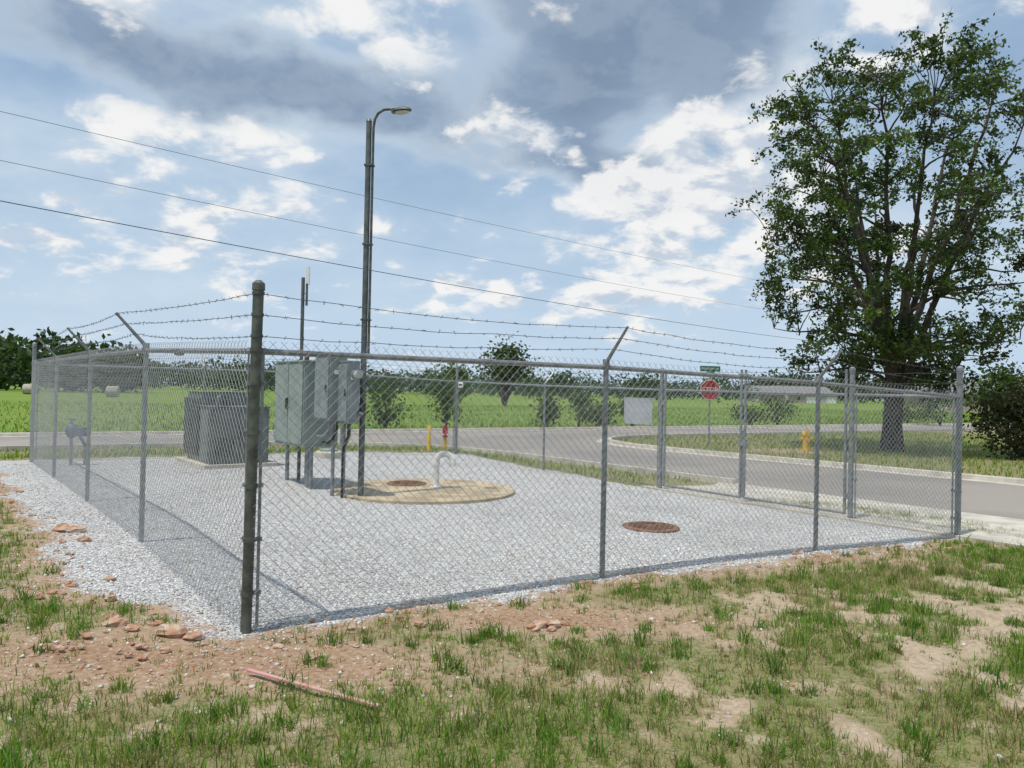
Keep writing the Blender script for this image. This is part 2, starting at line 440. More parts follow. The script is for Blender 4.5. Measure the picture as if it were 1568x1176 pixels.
m,t,b,out=newmat('crushed_limestone'); at=t.n('ShaderNodeAttribute',attribute_name='Col').outputs['Color']
t.set(b.inputs['Base Color'],at); b.inputs['Roughness'].default_value=.9; M_st=m
k0=90000; qq=-10.2+10.5*rng.uniform(0,1,k0); nn=4.6+rng.uniform(0,1,k0)**1.7*12; px,py=QN(qq,nn)
sd=pad_sd(px,py)+edge_noise(px,py)
kp=(rng.uniform(0,1,k0)<np.clip(.6-sd/.35,0,1)**1.5); px,py=px[kp],py[kp];k=len(px)
col=rng.uniform(.38,.84,(k,1))*np.array([[1,.99,.97]]); w=rng.uniform(0,1,k)<.055; col[w]=np.array([.44,.31,.21])
col*=(1-.22*ss((fbm(px*.9,py*.9,33)-.4)/.3))[:,None]
S1=stones('stones',px,py,HR(px,py,masks(px,py)[0])+.002,rng.uniform(.006,.0155,k),col,M_st)
k0=20000; cy=3+rng.uniform(0,1,k0)*8; cx=rng.uniform(-1,1,k0)*cy*.75
sd=pad_sd(cx,cy); p_,d_,g_,f_=masks(cx,cy)
kp=(sd>-.1)&(rng.uniform(0,1,k0)<np.clip(d_*1.1+.06,0,1)); cx,cy,p_=cx[kp],cy[kp],p_[kp];k=len(cx)
col=np.where(rng.uniform(0,1,(k,1))<.55,np.array([[.37,.22,.135]]),np.array([[.57,.53,.47]]))*rng.uniform(.6,1.2,(k,1))
S2=stones('soil_pebbles',cx,cy,HR(cx,cy,p_)+.001,rng.uniform(.004,.015,k)*rng.uniform(.5,1.6,k),col,M_st)
group('gravel',(-1,10,0),[S1,S2])
# red rocks
def rocks(lst):
    mb=MB()
    for x,y,r in lst:
        z=Hf(x,y); seg=9;rings=6; vs=[];fs=[]
        sx,sy,sz=rnd.uniform(.9,1.4),rnd.uniform(.7,1),rnd.uniform(.5,.75)
        for i in range(rings+1):
            p=-1.5+3.0*i/rings
            for j in range(seg):
                a=2*math.pi*j/seg
                d=r*(.75+.5*rnd.random())
                vs.append((x+sx*d*math.cos(p)*math.cos(a),y+sy*d*math.cos(p)*math.sin(a),z+r*.3+sz*d*math.sin(p)))
        for i in range(rings):
            for j in range(seg):
                fs.append((i*seg+j,i*seg+(j+1)%seg,(i+1)*seg+(j+1)%seg,(i+1)*seg+j))
        fs.append(tuple(range(seg-1,-1,-1)));fs.append(tuple(rings*seg+j for j in range(seg)))
        mb.add(vs,fs)
    return mb.obj('red_rock_pile',[M_rock])
L=[(-4.45,7.75,.10),(-4.3,7.7,.07),(-4.55,7.9,.05),(-2.15,4.95,.08),(-1.98,4.9,.05),(-2.55,5.05,.06),(-2.42,5.0,.04),(-2.62,5.15,.05),(-2.3,5.12,.035),
   (.22,5.28,.06),(.32,5.3,.05),(.18,5.22,.045),(.3,5.2,.035),(.4,5.35,.03),(-4.0,7.3,.05),(-4.15,7.2,.035),(-1.4,4.75,.03),(-1.1,4.6,.025),(-.2,5.6,.035)]
for i in range(70):
    s=rnd.uniform(0,8.5); o=rnd.uniform(.0,.5); L.append((-1.7+.831*s+.556*o,5.05+.556*s-.831*o,rnd.uniform(.012,.036)))
for i in range(34):
    s=rnd.uniform(0,9); o=rnd.uniform(.5,1.1); L.append((-1.7-.61*s-.79*o,5.05+.79*s-.61*o,rnd.uniform(.015,.045)))
for i in range(36):
    L.append((-2.2+rnd.gauss(0,.6),4.6+rnd.gauss(0,.2),rnd.uniform(.01,.03)))
rocks(L)
# fallen lath
mb=MB(); p0=Vector((-1.42,4.27,.045)); p1=Vector((-.62,3.82,.035)); d=(p1-p0)
mb.box((p0+p1)/2,d.length/2,.013,.005,(d.x,d.y)); mb.obj('wooden_lath',[M_pink])
# ------------------------------------------------------------------ fence
A_=(-1.70,5.05);F_=(5.85,10.1);B_=(-8.94,14.45);G_=(-1.39,19.5)
def P3(p,z=0): return Vector((p[0],p[1],Hf(*p)+z))
def lerp2(a,b,t): return (a[0]+(b[0]-a[0])*t,a[1]+(b[1]-a[1])*t)
lenGF=math.dist(G_,F_)
front=[lerp2(A_,F_,i/3) for i in range(4)]
left=[lerp2(A_,B_,i/4) for i in range(5)]
back=[lerp2(B_,G_,i/3) for i in range(4)]
sG=[0,3.45,6.77,10.4,lenGF]; gate=[lerp2(G_,F_,s/lenGF) for s in sG]
TH=1.83
posts=MB(); rails=MB()
def line_post(p,out):
    b=P3(p,-.05); t=P3(p,TH+.02)
    posts.tube([b,t],.024,10)
    posts.tube([t-Vector((0,0,.01)),t+Vector((0,0,.05))],.031,10)
    o=Vector((out[0],out[1],0))
    a0=t+Vector((0,0,.02)); a1=a0+o*.27+Vector((0,0,.30))
    posts.tube([a0,a1],[.019,.012],6)
    for z in (.3,.65,1.0,1.35,1.65):
        c=P3(p,z); posts.tube([c-Vector((0,0,.004)),c+Vector((0,0,.004))],.031,8)
    return [a0.lerp(a1,f) for f in(.38,.68,.97)]
def term_post(p,mb,r=.037,h=2.2,lean=(0,0)):
    b=P3(p,-.05);t=P3(p,h)+Vector((lean[0],lean[1],0))
    mb.tube([b,t],r,14); mb.tube([t-Vector((0,0,.03)),t+Vector((0,0,.015)),t+Vector((0,0,.035))],[r*1.2,r*1.15,r*.5],14)
    for z in(.25,.6,.95,1.3,1.62,1.84):
        c=P3(p,z)+Vector((lean[0],lean[1],0))*z/h
        mb.tube([c-Vector((0,0,.013)),c+Vector((0,0,.013))],r*1.18,14)
    g0=P3(p)
    out=[g0+Vector((lean[0],lean[1],0))*z/h+Vector((0,0,z)) for z in(h-.33,h-.19,h-.05)]
    for c in out: mb.tube([c-Vector((0,0,.01)),c+Vector((0,0,.01))],r*1.15,14)
    return out
oF=(.556,-.831);oL=(-.79,-.61);oB=(-.556,.831);oG=(.79,.61)
dk=MB()
wA=term_post(A_,dk,.035,2.26,(.03,0)); wF=term_post(F_,posts);wB=term_post(B_,posts,.034);wG=term_post(G_,posts,.034)
postA=dk.obj('corner_post',[M_dark],True)
def tension(p,tow):
    d=Vector((tow[0]-p[0],tow[1]-p[1],0)).normalized(); c=P3(p)+d*.07
    rails.box(c+Vector((0,0,.93)),.01,.003,.9,(d.x,d.y))
    for z in(.25,.6,.95,1.3,1.62,1.84):
        rails.box(P3(p)+d*.05+Vector((0,0,z)),.04,.008,.014,(d.x,d.y))
        rails.tube([P3(p)+d*.075+Vector((d.y*.022,-d.x*.022,z)),P3(p)+d*.075-Vector((d.y*.022,-d.x*.022,-z))],.007,6)
wf=[wA,line_post(front[1],oF),line_post(front[2],oF),wF]
wl=[wA]+[line_post(left[i],oL) for i in(1,2,3)]+[wB]
wb=[wB]+[line_post(back[i],oB) for i in(1,2)]+[wG]
wg=[wG,line_post(gate[1],oG),term_post(gate[2],posts,.037)]
wh=[term_post(gate[3],posts,.037),wF]
for p,tw in((A_,F_),(A_,B_),(F_,A_),(F_,G_),(B_,A_),(B_,G_),(G_,B_),(G_,F_),(gate[2],G_),(gate[3],F_)): tension(p,tw)
def rail(ps):
    for a,b in zip(ps[:-1],ps[1:]):
        rails.tube([P3(a,TH),P3(b,TH)],.021,8)
        m_=P3(lerp2(a,b,.6),TH); dd_=(P3(b)-P3(a)).normalized(); rails.tube([m_-dd_*.07,m_+dd_*.07],.025,8)
        rails.tube([P3(a,.05),P3(lerp2(a,b,.5),.05),P3(b,.05)],.0022,4)
for ps in(front,left,back,gate[:3],gate[3:]): rail(ps)
WP0=[];WP1=[]
def fabric(a,b,z0=.02,z1=1.90,off=.028,o=(0,0)):
    L=math.dist(a,b); p=.0735; Hh=z1-z0
    ha,hb=Hf(*a),Hf(*b)
    dx,dy=(b[0]-a[0])/L,(b[1]-a[1])/L
    for sgn in(1,-1):
        u=-Hh
        while u<L+Hh:
            ua,ub=(u,u+Hh) if sgn>0 else (u+Hh,u)
            du=ub-ua
            ta=(0-ua)/du;tb=(L-ua)/du
            if ta>tb: ta,tb=tb,ta
            t0=max(0,ta);t1=min(1,tb)
            if t1-t0>.01:
                segs=max(1,int(round((t1-t0)*Hh/.2)))
                def pt(t):
                    uu=ua+du*t; zz=z0+Hh*t
                    w=off+sgn*.0018+.010*math.sin(uu*2.1+zz*1.7)*math.sin(zz*1.6)
                    gz=ha+(hb-ha)*uu/L
                    return (a[0]+dx*uu+o[0]*w,a[1]+dy*uu+o[1]*w,gz+zz)
                pr=pt(t0)
                for i in range(segs):
                    nx_=pt(t0+(t1-t0)*(i+1)/segs); WP0.append(pr); WP1.append(nx_); pr=nx_
            u+=p
def prisms(name,P0,P1,r,mat_,K=3):
    P0=np.array(P0);P1=np.array(P1);T=P1-P0;T/=np.linalg.norm(T,axis=1)[:,None]
    ref=np.tile([[.3,.9,.1]],(len(T),1)); U=np.cross(T,ref);U/=np.linalg.norm(U,axis=1)[:,None];W=np.cross(T,U)
    V=[]
    for P in(P0,P1):
        for k in range(K):
            a=k*2*np.pi/K+.5; V.append(P+(U*math.cos(a)+W*math.sin(a))*r)
    V=np.stack(V,1); k=len(T)
    F=np.array([[i,(i+1)%K,K+(i+1)%K,K+i] for i in range(K)])
    lp=(np.arange(k)[:,None,None]*2*K+F[None]).ravel()
    return mesh_np(name,V.reshape(-1,3),lp,np.arange(k*K)*4,mats=[mat_])
for ps,o in((front,oF),(left,oL),(back,oB),(gate[:3],oG),(gate[3:],oG)):
    for a,b in zip(ps[:-1],ps[1:]): fabric(a,b,o=o)
fab=prisms('chain_link_fabric',WP0,WP1,.0018,M_wire)
BP0=[];BP1=[];C0=[];C1=[]
def barb(a,b,sag=.02):
    L=(b-a).length; k=max(2,int(L/.25)); pr=a
    for i in range(1,k+1):
        t=i/k; p=a.lerp(b,t)-Vector((0,0,sag*4*t*(1-t)))+(Vector((rnd.uniform(-.006,.006),rnd.uniform(-.006,.006),rnd.uniform(-.007,.007))) if i<k else Vector((0,0,0)))
        BP0.append(pr[:]);BP1.append(p[:]);pr=p
    s=.06
    while s<L:
        t=s/L;p=a.lerp(b,t)-Vector((0,0,sag*4*t*(1-t)))
        for j in range(2):
            v=Vector((rnd.uniform(-1,1),rnd.uniform(-1,1),rnd.uniform(-1,1))).normalized()*.018
            C0.append((p-v)[:]);C1.append((p+v)[:])
        s+=.125
for W in(wf,wl,wb,wg,wh):
    for a,b in zip(W[:-1],W[1:]):
        for i in range(3): barb(a[i],b[i],rnd.uniform(.01,.05))
bw=prisms('barbed_wire',BP0,BP1,.0026,M_barb); bb=prisms('barbs',C0,C1,.0017,M_barb)
po=posts.obj('posts_and_arms',[M_galv],True); ra=rails.obj('rails_and_tension_bars',[M_galv],True)
group('chain_link_fence',(A_[0],A_[1],0),[po,postA,ra,fab,bw,bb])
# gate
gm=MB(); WP0.clear();WP1.clear();BP0.clear();BP1.clear();C0.clear();C1.clear()
mid=(sG[2]+sG[3])/2-.05
up=lambda p,z:p+Vector((0,0,z))
for s0,s1 in((sG[2]+.09,mid-.04),(mid+.04,sG[3]-.09)):
    a=lerp2(G_,F_,s0/lenGF);b=lerp2(G_,F_,s1/lenGF)
    a3,b3=P3(a),P3(b)
    for p in(a3,b3): gm.tube([up(p,.08),up(p,2.2)],.023,8)
    for z in(.1,1.83): gm.tube([up(a3,z),up(b3,z)],.020,8)
    fabric(a,b,.06,1.9,off=.022,o=oG)
    for z in(1.95,2.05,2.16): barb(up(a3,z),up(b3,z),.008)
for s,z in((sG[2]+.05,.35),(sG[2]+.05,1.6),(sG[3]-.05,.35),(sG[3]-.05,1.6)):
    p=P3(lerp2(G_,F_,s/lenGF),z); gm.tube([p-Vector((0,0,.04)),p+Vector((0,0,.04))],.045,8)
pm=P3(lerp2(G_,F_,mid/lenGF),1.0); gm.box(pm,.07,.03,.05,(.61,-.79)); gm.tube([pm-Vector((0,0,.9)),pm+Vector((0,0,.2))],.010,6)
g1=gm.obj('gate_frame',[M_galv],True); g2=prisms('gate_fabric',WP0,WP1,.0018,M_wire); g3=prisms('gate_barbed_wire',BP0+C0,BP1+C1,.0022,M_barb)
group('chain_link_gate',P3(gate[2]),[g1,g2,g3])
mb=MB(); c=P3(lerp2(G_,F_,6.15/lenGF),1.42)+Vector((oG[0],oG[1],0))*.045
mb.box(c,.36,.005,.25,(.61,-.79),0)
for i,j in((-1,-1),(1,-1),(1,1),(-1,1)): mb.tube([c+Vector((.61,-.79,0))*.33*i+Vector((0,0,.22*j))-Vector((.79,.61,0))*.012,c+Vector((.61,-.79,0))*.33*i+Vector((0,0,.22*j))+Vector((.79,.61,0))*.012],.012,8,1)
mb.box(c+Vector((.79,.61,0))*.007+Vector((0,0,.12)),.28,.0012,.04,(.61,-.79),2)
for i in range(3): mb.box(c+Vector((.79,.61,0))*.007+Vector((0,0,.0-.07*i)),.26,.0012,.008,(.61,-.79),1)
mb.obj('fence_notice_sign',[M_sign,M_cab,M_red],bevel=.002)
mb=MB(); c=P3(lerp2(G_,F_,.25/lenGF),1.75)-Vector((oG[0],oG[1],0))*.05
mb.box(c,.1,.006,.07,(.61,-.79),0); mb.box(c-Vector((.79,.61,0))*.008,.07,.0015,.02,(.61,-.79),1); mb.obj('small_fence_sign',[M_white,M_black],bevel=.002)

# ------------------------------------------------------------------ equipment
e=Vector((.61,-.79,0)).normalized(); fD=Vector((.79,.61,0)).normalized(); U=Vector((0,0,1))
def cabinet(name,near,W,D,z0,z1,mats,door=True,lip=.03):
    near=Vector((near[0],near[1],0)); c=near-e*W/2+fD*D/2+U*(z0+z1)/2
    mb=MB(); ax=(e.x,e.y)
    mb.box(c,W/2,D/2,(z1-z0)/2,ax,0)
    mb.box(c+U*((z1-z0)/2+.012),W/2+lip,D/2+lip,.012,ax,0)
    dc=c-fD*(D/2+.012)
    if door:
        mb.box(dc-e*W*.245,W*.235,.012,(z1-z0)/2-.04,ax,0); mb.box(dc+e*W*.245,W*.235,.012,(z1-z0)/2-.04,ax,0)
        mb.box(dc-fD*.03+U*.0,.012,.025,.09,ax,1)
        for k in(-.4,0,.4): mb.tube([dc-e*W*.49+U*(k*(z1-z0)-.04),dc-e*W*.49+U*(k*(z1-z0)+.04)],.012,6,1)
    else:
        mb.box(dc,W/2-.02,.012,(z1-z0)/2-.03,ax,0); mb.box(dc-fD*.02+e*W*.35,.012,.015,.05,ax,1)
    sc=c+e*(W/2+.006)
    mb.box(sc,.006,D/2-.02,(z1-z0)/2-.05,ax,0)
    for k in(-.32,.32): mb.box(sc+e*.012+fD*(D*.36)+U*(k*(z1-z0)),.01,.012,.03,ax,1)
    mb.box(sc+e*.009-fD*D*.12+U*(z1-z0)*.25,.003,.04,.03,ax,2)
    return mb.obj(name,mats,bevel=.006)
cab=cabinet('control_cabinet_body',(-3.12,11.62),1.15,.56,.70,1.99,[M_cab,M_dark,M_white])
mb=MB()
for a in(.06,.17,1.0):
    p=Vector((-3.12,11.62,0))-e*a+fD*.16; mb.tube([p+U*-.05,p+U*.72],.032,10)
    mb.box(p+U*.015,.08,.08,.012,(e.x,e.y))
mb.tube([Vector((-3.12,11.62,.70))-e*.3+fD*.2+U*.02,Vector((-3.12,11.62,-.05))-e*.3+fD*.2],.04,10)
legs=mb.obj('legs',[M_galv],True)
mb=MB(); p=Vector((-3.12,11.62,2.0))-e*.05+fD*.05
mb.tube([p,p+U*.05],.035,10,1); mb.dome(p+U*.05,.04,.04,.06,0); bea=mb.obj('alarm_beacon',[M_red,M_black],True)
group('control_cabinet',(-3.12,11.62,0),[cab,legs,bea])
b2=cabinet('disconnect_switch',(-2.60,11.05),.50,.26,1.13,2.06,[M_cab2,M_dark,M_white],False,.012)
b3=cabinet('meter_enclosure',(-2.30,10.90),.36,.17,1.10,1.97,[M_cab2,M_dark,M_white],False,.008)
mb=MB()
for p in((-2.60,11.33),(-2.42,11.2)):
    v=Vector((*p,0)); mb.tube([v-U*.05,v+U*1.2],.028,8)
for z in(1.25,1.85): mb.box(Vector((-2.45,11.36,z)),.55,.02,.02,(e.x,e.y))
mc=Vector((-2.30,10.90,1.80))+e*.02+fD*.085
mb.tube([mc,mc+e*.06],.07,16,0); mb.tube([mc+e*.06,mc+e*.13],.058,16,1)
for i,o in enumerate((0,.09,.17)):
    s=Vector((-2.30,10.98,1.14))+fD*(.03+o*.6)-e*(.08+o)
    mb.tube([s,s-U*.22,s-U*.3-e*.06,s-U*.38-e*.14,s-U*.5-e*.16,s-U*1.2-e*.16],.021,8,2 if i==0 else 0)
s=Vector((-2.62,11.15,1.15)); mb.tube([s,s-U*.12,s-U*.22-e*.08,s-U*.26-e*.2,s-U*.27-e*.42],.022,8,0)
mb.tube([s+fD*.12,s-U*.15+fD*.12,s-U*.3-e*.1+fD*.1,s-U*.36-e*.25+fD*.1,s-U*.36-e*.45+fD*.1],.018,8,2)
rk=mb.obj('rack_posts_and_conduit',[M_galv,M_glass,M_black],True)
group('electrical_rack',(-2.45,11.2,0),[b2,b3,rk])
mb=MB(); p=Vector((-3.36,12.3,0)); mb.tube([p,p+U*3.35],.028,10)
mb.tube([p+U*3.1,p+U*3.1+Vector((.07,0,.0)),p+Vector((.07,0,3.2))],.012,6)
mb.box(p+Vector((.075,0,3.38)),.026,.022,.14,(1,0),1); mb.tube([p+Vector((.07,-.03,2.9)),p+Vector((.07,-.03,3.25))],.02,6,0)
mb.obj('antenna_mast',[M_pole,M_white],True)
# street lamp
mb=MB(); p=Vector((-2.16,11.22,0))
mb.tube([p-U*.05,p+U*2.5,p+U*5.5],[.043,.042,.040],14); mb.tube([p+U*5.49,p+U*5.53],[.045,.025],14)
s=p+Vector((.068,-.012,0)); r_=Vector((.95,-.31,0))
mb.tube([s+U*2.1,s+U*5.40,s+U*5.52+r_*.02,s+U*5.60+r_*.07,s+U*5.645+r_*.16,s+U*5.645+r_*.26,s+U*5.615+r_*.36],.019,10,1)
for z in(2.6,3.7,4.85): mb.box(p+Vector((.02,-.004,z)),.072,.047,.012,(1,0),1)
hc=s+U*5.60+r_*.45
mb.dome(hc,.155,.075,.06,1,ax=(r_.x,r_.y)); mb.dome(hc-U*.012,.12,.06,-.04,2,ax=(r_.x,r_.y)); mb.box(hc-r_*.10+U*.01,.05,.04,.03,(r_.x,r_.y),1)
mb.box(p+U*.015,.12,.12,.015,(1,0)); mb.box(p+Vector((.0,-.06,1.3)),.06,.03,.09,(1,0),1)
mb.obj('street_lamp',[M_pole,M_dark,M_glass],True)
# transformer
mb=MB(); nc=Vector((-5.40,13.87,0)); hz=Hf(-5.4,13.9)
def tb(o_e,o_f,w,d,z0,z1,mi=0):
    c=nc-e*(o_e+w/2)+fD*(o_f+d/2)+U*(hz+(z0+z1)/2); mb.box(c,w/2,d/2,(z1-z0)/2,(e.x,e.y),mi)
tb(-.12,-.12,1.9,1.36,-.05,.07,1)
tb(0,0,.62,1.08,.07,1.10); tb(.66,.04,.92,1.0,.07,1.36); tb(.62,.1,.04,.8,.1,1.0,2)
tb(-.02,-.02,.66,1.12,1.10,1.12); tb(.64,.02,.96,1.04,1.36,1.38)
for i in range(2): tb(-.014,.03+i*.52,.014,.49,.12,1.05)
for i in range(8): tb(-.024,.10+.045*i,.010,.022,.2,.55,2)
tb(.06,-.014,.5,.014,.12,1.05)
for i in range(11): tb(.70+.08*i,-.045,.028,.085,.18,1.26,0)
tb(-.035,.51,.02,.03,.5,.66,2)
p=nc-e*.25+fD*.2+U*(hz+1.12); mb.tube([p,p+U*.14,p+U*.18+fD*.05],.03,8,0); mb.box(p+fD*.16+U*.06,.09,.05,.06,(e.x,e.y),2)
mb.obj('pad_mounted_transformer',[M_trf,M_conc,M_dark,M_yel],bevel=.006)
def disc(name,x,y,r,z,th,mat_,seg=56,extra=None,mats=None):
    mb=MB(); c=Vector((x,y,z)); mb.tube([c-U*.05,c+U*(th-.01),c+U*th],[r,r,r-.012],seg)
    if extra: extra(mb,c+U*th)
    return mb.obj(name,mats or [mat_],bevel=0)
disc('wet_well_slab',-1.34,12.2,1.42,Hf(-1.34,12.2),.05,M_slab)
def lidx(r):
    def f(mb,c):
        for k in range(-3,4):
            w=math.sqrt(max(0,(r*.82)**2-(k*r*.24)**2))
            mb.box(c+Vector((0,k*r*.24,.004)),w,r*.05,.005,(1,0),1)
        mb.tube([c-U*.02,c+U*.006],r*.2,16,1)
    return f
disc('access_hatch_lid',-1.70,12.75,.33,Hf(-1.7,12.7)+.04,.03,M_rust,extra=lidx(.31),mats=[M_rust,M_rust])
disc('manhole_cover',1.72,9.42,.35,Hf(1.72,9.42)-.01,.035,M_rust,extra=lidx(.33),mats=[M_rust,M_rust])
mb=MB(); p=Vector((-1.18,12.35,.04)); pts=[p,p+U*.4]
for i in range(0,11):
    a=math.pi*i/10; pts.append(p+Vector((.13-.13*math.cos(a),-.02*i/10,.42+.13*math.sin(a))))
pts.append(pts[-1]-U*.05); mb.tube(pts,.05,14)
mb.tube([p,p+U*.03],.09,14); mb.tube([p+U*.36,p+U*.42],.058,14); mb.tube([pts[-1]-U*.01,pts[-1]+U*.05],.06,14)
mb.obj('vent_pipe',[M_white],True)
x,y=-3.9,16.6; mb=MB(); 
mb.tube([(x,y,-.1),(x,y,.22),(x,y,.25)],[.28,.28,.26],24); mb.tube([(x,y,.24),(x,y,.29)],[.2,.2],24,1); mb.obj('concrete_valve_box',[M_conc,M_cab])
x,y=-2.15,20.3; z=Hf(x,y); mb=MB(); mb.tube([(x,y,z-.05),(x,y,z+.66),(x,y,z+.70)],[.05,.05,.02],12); mb.tube([(x,y,z+.5),(x,y,z+.56)],.052,12,1); mb.obj('yellow_bollard',[M_yel,M_white],True)
def hydrant(name,x,y,m,s=1.):
    z=Hf(x,y);mb=MB();c=Vector((x,y,z))
    mb.tube([c-U*.05,c+U*.05*s,c+U*.05*s],[.15*s,.15*s,.1*s],14); mb.tube([c+U*.04*s,c+U*.5*s],.105*s,14)
    mb.tube([c+U*.48*s,c+U*.53*s],.14*s,14); mb.dome(c+U*.53*s,.12*s,.12*s,.12*s); mb.tube([c+U*.63*s,c+U*.7*s],.03*s,6)
    for v in((1,0),(-1,0),(0,-1)):
        d=Vector((v[0],v[1],0)); rr=.065 if v[1] else .045
        mb.tube([c+U*.38*s+d*.07*s,c+U*.38*s+d*.16*s],rr*s,10); mb.tube([c+U*.38*s+d*.15*s,c+U*.38*s+d*.19*s],rr*1.25*s,8)
    return mb.obj(name,[m],True)
hydrant('fire_hydrant',10.15,26.6,M_yel,1.1)
x,y=-1.75,20.6; z=Hf(x,y); mb=MB(); c=Vector((x,y,z))
mb.tube([c-U*.05,c+U*.38],.05,10,1); mb.tube([c+U*.38,c+U*.66],.035,10); mb.tube([c+U*.38,c+U*.42],.085,12); mb.box(c+U*.56,.07,.04,.09,(1,0)); mb.tube([c+U*.66,c+U*.7],.05,8)
mb.obj('post_indicator_valve',[M_red,M_yel],True)
x,y=-7.95,14.0; z=Hf(x,y); mb=MB(); c=Vector((x,y,z))
mb.tube([c-U*.05,c+U*.5],.028,8,1); mb.tube([c+Vector((.2,.1,-.05)),c+Vector((.2,.1,.35))],.028,8,1)
mb.tube([c+Vector((0,0,.5)),c+Vector((.1,.05,.56)),c+Vector((.2,.1,.35))],.03,8,0)
mb.dome(c+U*.62,.11,.11,.14,0,full=True); mb.box(c+U*.62+Vector((.15,.05,-.02)),.07,.06,.08,(1,0)); mb.tube([c+U*.74,c+U*.82],.02,8,1); mb.tube([c+U*.82,c+U*.84],.07,12,0)
mb.obj('backflow_valve',[M_blue,M_galv],True)
# stop sign
def textobj(s,size,loc,rot,m,name):
    cu=bpy.data.curves.new(name,'FONT'); cu.body=s; cu.size=size; cu.align_x='CENTER'; cu.align_y='CENTER'; cu.extrude=.002
    o=bpy.data.objects.new(name,cu); o.location=loc; o.rotation_euler=rot; cu.materials.append(m); scn.collection.objects.link(o); return o
x,y=7.5,29.3; z=Hf(x,y); c=Vector((x,y,z)); mb=MB(); fx=Vector((.15,-.99,0)).normalized(); sx=Vector((-fx.y,fx.x,0)) 
mb.box(c+U*1.40,.03,.012,1.45,(sx.x,sx.y),1)
def octa(r,o,mi):
    cc=c+U*2.05+fx*o; pts=[cc+sx*math.cos(math.pi/8+i*math.pi/4)*r+U*math.sin(math.pi/8+i*math.pi/4)*r for i in range(8)]
    q2=[p-fx*.006 for p in pts]; mb.add(pts+q2,[tuple(range(8)),tuple(range(15,7,-1))]+[(i,8+i,8+(i+1)%8,(i+1)%8) for i in range(8)],mi)
octa(.41,.02,2); octa(.38,.028,0)
mb.box(c+U*2.85,.40,.008,.105,(sx.x,sx.y),3); mb.box(c+U*2.64,.40,.006,.105,(fx.x,fx.y),3)
st=mb.obj('sign_post_and_plates',[M_red,M_galv,M_white,M_green])
ang=math.atan2(sx.y,sx.x)
tx_=textobj('STOP',.26,c+U*2.05+fx*.034,(math.pi/2,0,ang),M_white,'lettering')
tx2=textobj('MEADOW LN',.11,c+U*2.85+fx*.012,(math.pi/2,0,ang),M_white,'street_name')
group('stop_sign',c,[st,tx_,tx2])

# ------------------------------------------------------------------ power lines
def plan(s): return -14+.687*s,21+.727*s
S_=[-22,86]; mb=MB(); 
for (z0,z1,z2,s2),r,mi in zip(((8.93,9.02,9.77,46.4),(7.6,7.5,7.8,47.1),(6.5,6.2,6.03,50.5)),(.0075,.0075,.013),(0,0,1)):
    co=np.polyfit([0,12.04,s2],[z0,z1,z2],2)
    co[0]=min(co[0],.0006)
    co=np.array([co[0],(z2-z0-co[0]*s2*s2)/s2,z0])
    mb.tube([(*plan(s),float(np.polyval(co,s))) for s in np.linspace(S_[0],S_[1],50)],r,5,mi)
w=mb.obj('wires',[M_cable,M_black]); mb=MB()
for s in S_:
    x,y=plan(s); mb.tube([(x,y,-.3),(x,y,12.2)],[.17,.11],10); mb.box((x,y,9.9),1.1,.05,.06,(-.727,.687)); 
pl=mb.obj('utility_poles',[M_bark]); group('power_line',(*plan(86),0),[w,pl])

